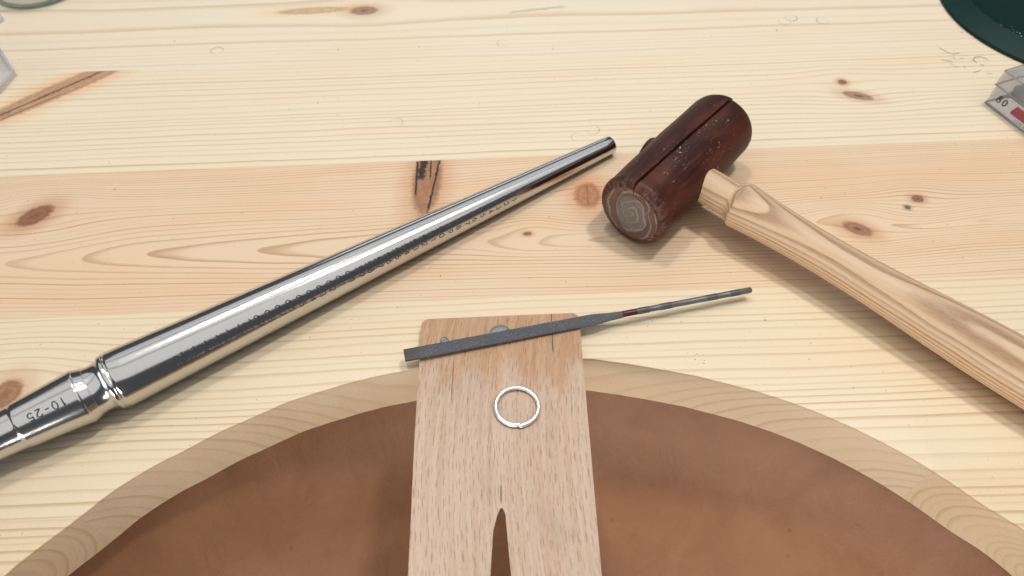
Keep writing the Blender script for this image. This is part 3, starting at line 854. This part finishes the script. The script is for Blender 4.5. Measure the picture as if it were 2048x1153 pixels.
# head: a rolled hide, its outer turn ending in an open seam along the top
H0, H1 = -42.5, 48.0
SEAM_A = math.radians(86)
def head_r(a):
    d = (a - SEAM_A + PI) % (2 * PI) - PI
    r = HR - 0.9 * ((-d) % (2 * PI)) / (2 * PI) + 0.25
    r -= 3.2 * max(0.0, 1 - abs(d) / 0.026) ** 0.6 if abs(d) < 0.026 else 0
    return r
angs = []
for i in range(180): angs.append(SEAM_A + math.radians(2.5) + (2 * PI - math.radians(5)) * i / 179)
for i in range(1, 12): angs.append(SEAM_A - math.radians(2.5) + math.radians(5) * i / 12)
FIL = 5.5
secs = []
for i in range(9):
    a = i / 8 * PI / 2          # 0 at the face, PI/2 on the barrel
    secs.append((H0 + 4.2 * (1 - math.cos(a)), -FIL * (1 - math.sin(a)) * 0.75))
for x in frange(H0 + 6, H1 - 7, 6.0):
    secs.append((x, -0.35 * ((x - 3) / 42) ** 2 * 1.3 + 0.12 * mnoise.noise(Vector((x * 0.08, 0, 0)))))
for i in range(9):
    a = PI / 2 - i / 8 * PI / 2
    secs.append((H1 - 5.5 * (1 - math.cos(a)), -0.6 - FIL * (1 - math.sin(a)) * 1.0))
vs, fs = [], []
n = len(angs)
for x, dr in secs:
    for a in angs:
        wob = 0.18 * mnoise.noise(Vector((math.cos(a) * 2, math.sin(a) * 2, x * 0.05)))
        r = head_r(a) + dr + wob
        at = a + math.radians(9.0) * (x - H0) / (H1 - H0)
        vs.append((x * MM, r * math.cos(at) * MM, r * math.sin(at) * MM))
for i in range(len(secs) - 1):
    for k in range(n):
        k2 = (k + 1) % n
        fs.append((i * n + k, i * n + k2, (i + 1) * n + k2, (i + 1) * n + k))
fs.append(tuple(range((len(secs) - 1) * n, len(secs) * n)))
# the far face is closed by the cap above; the near one is the worn spiral
mesh_obj("head", vs, fs, MAT_HIDE, mal, True, 45)
vs, fs = [], []
NR, NA = 26, n
for j in range(NR + 1):
    q = j / NR
    for a in angs:
        r = (head_r(a) + secs[0][1] + 0.18 * mnoise.noise(Vector((math.cos(a) * 2, math.sin(a) * 2, secs[0][0] * 0.05)))) * (1 - q) if j < NR else 0.0
        y, z = r * math.cos(a), r * math.sin(a)
        zz = z * 0.88
        rr = math.sqrt(y * y * 1.35 + zz * zz)
        f = (rr / 4.3 - math.atan2(zz, y) / (2 * PI)) % 1.0
        dish = 0.35 * math.sin(f * 2 * PI) * min(1, q * 4) - 0.5 * min(1, q * 3)
        vs.append(((H0 - dish * 0.9 * (1 if j else 0)) * MM, y * MM, z * MM))
for j in range(NR):
    for k in range(n):
        k2 = (k + 1) % n
        fs.append((j * n + k, j * n + k2, (j + 1) * n + k2, (j + 1) * n + k))
mesh_obj("spiral_face", vs, fs, MAT_END, mal, True, 60)
# handle along the head's -Y (to the viewer's right)
hprof = smooth_profile([(15, 8.9), (20, 9.0), (27, 9.05), (32.5, 9.0)], 3) + smooth_profile([(33.2, 9.15), (34.6, 9.9), (35.8, 10.9), (36.4, 11.5)], 4) + \
        smooth_profile([(36.9, 11.75), (38.2, 11.75), (46, 11.1), (60, 10.2), (78, 9.65), (96, 9.7), (116, 10.4), (140, 11.8), (165, 12.8), (195, 13.2), (225, 13.0), (250, 12.4), (259, 10.5), (262, 7.0)], 6)
vs, fs = lathe([(s * MM, r * MM) for s, r in hprof], 72)
vs = [(x, y * 0.98, z) for x, y, z in vs]
hd = mesh_obj("handle", vs, fs, MAT_ASH, mal, True, 38)
hd.rotation_euler = (0, math.radians(1.6), -PI / 2 - math.radians(3.0)); hd.location = (0, 0, 0.0002)
vs, fs = lathe([(s * MM, r * MM) for s, r in [(14, 8.6), (18.9, 8.6), (19.6, 8.2), (19.9, 7.4), (20.0, 5)]], 48)
te = mesh_obj("handle_tenon", vs, fs, MAT_HIDE, mal, True, 40)
te.rotation_euler = (0, 0, PI / 2)

# ------------------------------------------------------------------ green enamelled round base, far right
GC = Vector((391.5, 452.0)); GR = 90.0
gb = empty("round_base", (GC.x * MM, GC.y * MM, 0))
tag(gb, "round dark green enamelled metal base with raised rim at the far right corner", "round base")
vs, fs = lathe_z([(r * MM, z * MM) for r, z in [(GR - 2, 0.2), (GR - 0.4, 0.5), (GR, 1.4), (GR - 0.3, 2.4), (GR - 1.5, 3.0), (GR - 9.0, 8.6), (GR - 9.8, 9.4), (GR - 10.4, 9.8), (GR - 11.2, 9.6)]], 128, False)
mesh_obj("flange", vs, fs, MAT_GREEN, gb, True, 40)
vs, fs = lathe_z([(r * MM, z * MM) for r, z in [(GR - 11.2, 9.55), (GR - 11.8, 8.6), (GR - 13.5, 7.6), (GR - 20, 7.2), (30, 8.0), (20, 9.0), (18, 12), (18, 60), (16, 62), (0.0, 62)]], 128, False)
mesh_obj("pan", vs, fs, MAT_GREEN_IN, gb, True, 40)
vs, fs = [], []
for i in range(46):
    a = math.radians(random.choice((random.gauss(213, 5), random.gauss(228, 4), random.uniform(195, 245))))
    r = GR - 13.0 - abs(random.gauss(0, 2.2)); s = random.uniform(0.15, 0.5)
    c = Vector((r * math.cos(a), r * math.sin(a), 8.1 if r > GR - 14 else 7.55)); b = len(vs)
    for k in range(4):
        q = random.uniform(0, 2 * PI); vs.append((c + Vector((s * math.cos(k * PI / 2 + q * .2) * 1.6, s * math.sin(k * PI / 2 + q * .2), random.uniform(0, .3)))) * MM)
    fs.append((b, b + 1, b + 2, b + 3))
fl = mesh_obj("metal_flakes", vs, fs, MAT_FLAKE, gb, False); fl['kind'] = 'stuff'

# ------------------------------------------------------------------ clear storage box, right edge
bx = empty("storage_box", (0.2862, 0.3492, 0), math.atan2(-0.93, 0.37))
tag(bx, "clear plastic lidded storage box with paper label reading 80 at the right edge", "box")
# local +X runs along the front, local +Y into the box
BW, BD, BH, LH = 70.0, 52.0, 13.0, 10.0
def wall_box(name, x0, x1, y0, y1, z0, z1, mat, parent, bev=0.3):
    bm = box_bm((x1 - x0) * MM, (y1 - y0) * MM, (z1 - z0) * MM, ((x0 + x1) / 2 * MM, (y0 + y1) / 2 * MM, (z0 + z1) / 2 * MM), bev * MM)
    return bm_obj(name, bm, mat, parent, True, 30)
def shell(name, x0, x1, y0, y1, z0, z1, th, closed_low, mat, parent):
    """one open-sided tray with thin walls as a single mesh"""
    bm = bmesh.new()
    def bxx(a, b, c, d, e, f): box_bm((b - a) * MM, (d - c) * MM, (f - e) * MM, ((a + b) / 2 * MM, (c + d) / 2 * MM, (e + f) / 2 * MM), 0.0, bm)
    zf0, zf1 = (z0, z0 + th) if closed_low else (z1 - th, z1)
    bxx(x0, x1, y0, y1, zf0, zf1)
    wz0, wz1 = (z0 + th, z1) if closed_low else (z0, z1 - th)
    bxx(x0, x1, y0, y0 + th, wz0, wz1); bxx(x0, x1, y1 - th, y1, wz0, wz1)
    bxx(x0, x0 + th, y0 + th, y1 - th, wz0, wz1); bxx(x1 - th, x1, y0 + th, y1 - th, wz0, wz1)
    return bm_obj(name, bm, mat, parent, False)
shell("tray", 0, BW, 0, BD, 0.3, BH, 1.1, True, MAT_CLEAR, bx)
lid = shell("lid", -0.4, BW + 0.4, -0.4, BD + 0.4, BH + 0.15, BH + LH, 1.0, False, MAT_CLEAR, bx)
# the bright moulded edges of tray and lid
def edge_strip(parent, pts, r, mat, name):
    vs, fs = [], []
    for (p, q) in pts:
        v_, f_ = tube([Vector(p) * MM, Vector(q) * MM], r * MM, 8); b = len(vs)
        vs += v_; fs += [tuple(i + b for i in f) for f in f_]
    return mesh_obj(name, vs, fs, mat, parent, True, 60)
edge_strip(bx, [((0, 0, 0.6), (BW, 0, 0.6)), ((0, 0, 0.6), (0, BD, 0.6))], 0.55, MAT_CLEAR_EDGE, "foot_rim")
edge_strip(bx, [((-.5, -.5, BH + .2), (BW, -.5, BH + .2)), ((-.5, -.5, BH + .2), (-.5, BD, BH + .2))], 0.42, MAT_CLEAR_EDGE, "lid_rim")
edge_strip(bx, [((-.3, -.3, BH + LH - .2), (BW, -.3, BH + LH - .2)), ((-.3, -.3, BH + LH - .2), (-.3, BD, BH + LH - .2)), ((-.3, -.3, BH), (-.3, -.3, BH + LH)), ((0, 0, .5), (0, 0, BH))], 0.35, MAT_CLEAR_EDGE, "lid_edge")
wall_box("partition", 9, 9.9, 1.4, BD - 1.4, 1.5, BH + 5, MAT_CLEAR_EDGE, bx, 0.1)
wall_box("partition", 34, 34.9, 1.4, BD - 1.4, 1.5, BH - 1, MAT_CLEAR_EDGE, bx, 0.1)
# label stuck on the front wall
vs = [(1.0, -0.12, 1.4), (60, -0.12, 1.4), (60, -0.12, 11.9), (11.5, -0.12, 11.9)]
paper = mesh_obj("paper_label", [Vector(v) * MM for v in vs], [(0, 1, 2, 3)], MAT_PAPER, bx, False)
vs = [(16.6, -0.2, 4.4), (32, -0.2, 4.4), (32, -0.2, 10.2), (18.2, -0.2, 10.2), (16.4, -0.2, 6.0)]
mesh_obj("red_print", [Vector(v) * MM for v in vs], [(0, 1, 2, 3, 4)], MAT_REDINK, paper, False)
vs, fs = stroke_mesh("80", 3.9, 0.40, lambda gx, gy, l: (Vector((5.2 + gx + gy * 0.12, -0.18 - l, 5.4 + gy)) * MM), 0.03, 4.0)
mesh_obj("handwriting", vs, fs, MAT_INK, paper, False)
vs, fs = [], []
for i in range(9):
    x = 21.5 + i * 1.5; pts = [(x, 2.2), (x + .5, 3.6), (x + 1.0, 2.3)] if i % 3 else [(x, 2.2), (x, 3.6), (x + .9, 3.1), (x + .1, 2.8)]
    b = len(vs)
    for p in pts: vs += [Vector((p[0], -0.2, p[1])) * MM, Vector((p[0] + .25, -0.2, p[1])) * MM]
    for q in range(len(pts) - 1): fs.append((b + 2 * q, b + 2 * q + 1, b + 2 * q + 3, b + 2 * q + 2))
mesh_obj("small_print", vs, fs, MAT_BLUEINK, paper, False)

# ------------------------------------------------------------------ glass dish, far left
gd = empty("glass_dish", (-0.3405, 0.4825, 0))
tag(gd, "low clear greenish glass dish at the far left corner", "glass dish")
R0 = 30.0
vs, fs = lathe_z([(r * MM, z * MM) for r, z in [(0.0, 0.3), (R0 - 4, 0.3), (R0 - 1.2, 0.9), (R0, 2.8), (R0 + .6, 8), (R0 + 1.2, 24), (R0 + .9, 25), (R0 + .2, 25.2), (R0 - .8, 24.5),
      (R0 - 1.4, 9), (R0 - 3.4, 5.6), (R0 - 7, 4.6), (0.0, 4.2)]], 96, False)
mesh_obj("dish", vs, fs, MAT_GLASS, gd, True, 60)
MAT_GLASS_FOOT = clear("green_glass_foot", (0.60, 0.69, 0.65), 0.05, 0.06, 0.10, (0.40, 0.50, 0.46))
v_, f_ = tube([Vector(((R0 - 1.6) * math.cos(a), (R0 - 1.6) * math.sin(a), 1.9)) * MM for a in [2 * PI * i / 72 for i in range(72)]], 1.5 * MM, 12, True)
mesh_obj("foot_ring", v_, f_, MAT_GLASS_FOOT, gd, True, 60)

# ------------------------------------------------------------------ milky plastic lid and scrap at the left edge
pl = empty("plastic_container", (0, 0, 0))
tag(pl, "milky clear plastic container lid with a thick lip poking in at the left edge", "container")
poly = [(-311.6, 377.0), (-336, 406.8), (-372, 410), (-400, 385), (-396, 350), (-360, 335), (-313.5, 357)]
bm = prism([(x * MM, y * MM) for x, y in poly], lambda x, y: 0.0036, lambda x, y: 0.0026, 0.0003, 2)
bm_obj("lid_plate", bm, MAT_FROST, pl, True, 30)
cx = sum(p[0] for p in poly) / len(poly); cy = sum(p[1] for p in poly) / len(poly)
inn = [(cx + (x - cx) * 0.955, cy + (y - cy) * 0.955) for x, y in poly]
vs, fs = [], []
n = len(poly)
for (o_, i_) in zip(poly, inn):
    vs += [Vector((o_[0], o_[1], 4.6)) * MM, Vector((i_[0], i_[1], 4.6)) * MM, Vector((o_[0], o_[1], 0.2)) * MM, Vector((i_[0], i_[1], 0.2)) * MM]
for i in range(n):
    j = (i + 1) % n
    for a, b in ((0, 1), (1, 3), (3, 2), (2, 0)):
        fs.append((4 * i + a, 4 * i + b, 4 * j + b, 4 * j + a))
mesh_obj("lip", vs, fs, MAT_FROST_EDGE, pl, True, 30)
bm = prism([(x * MM, y * MM) for x, y in [(-347.8, 440.2), (-366, 452), (-372, 444), (-352, 428), (-347.5, 437.5)]], lambda x, y: 0.004, lambda x, y: 0.0003, 0.0004, 2)
sc_ = bm_obj("plastic_tray_corner", bm, MAT_FROST_EDGE, None, True, 30)
tag(sc_, "small corner of clear plastic tray between the glass dish and the milky lid", "plastic tray")
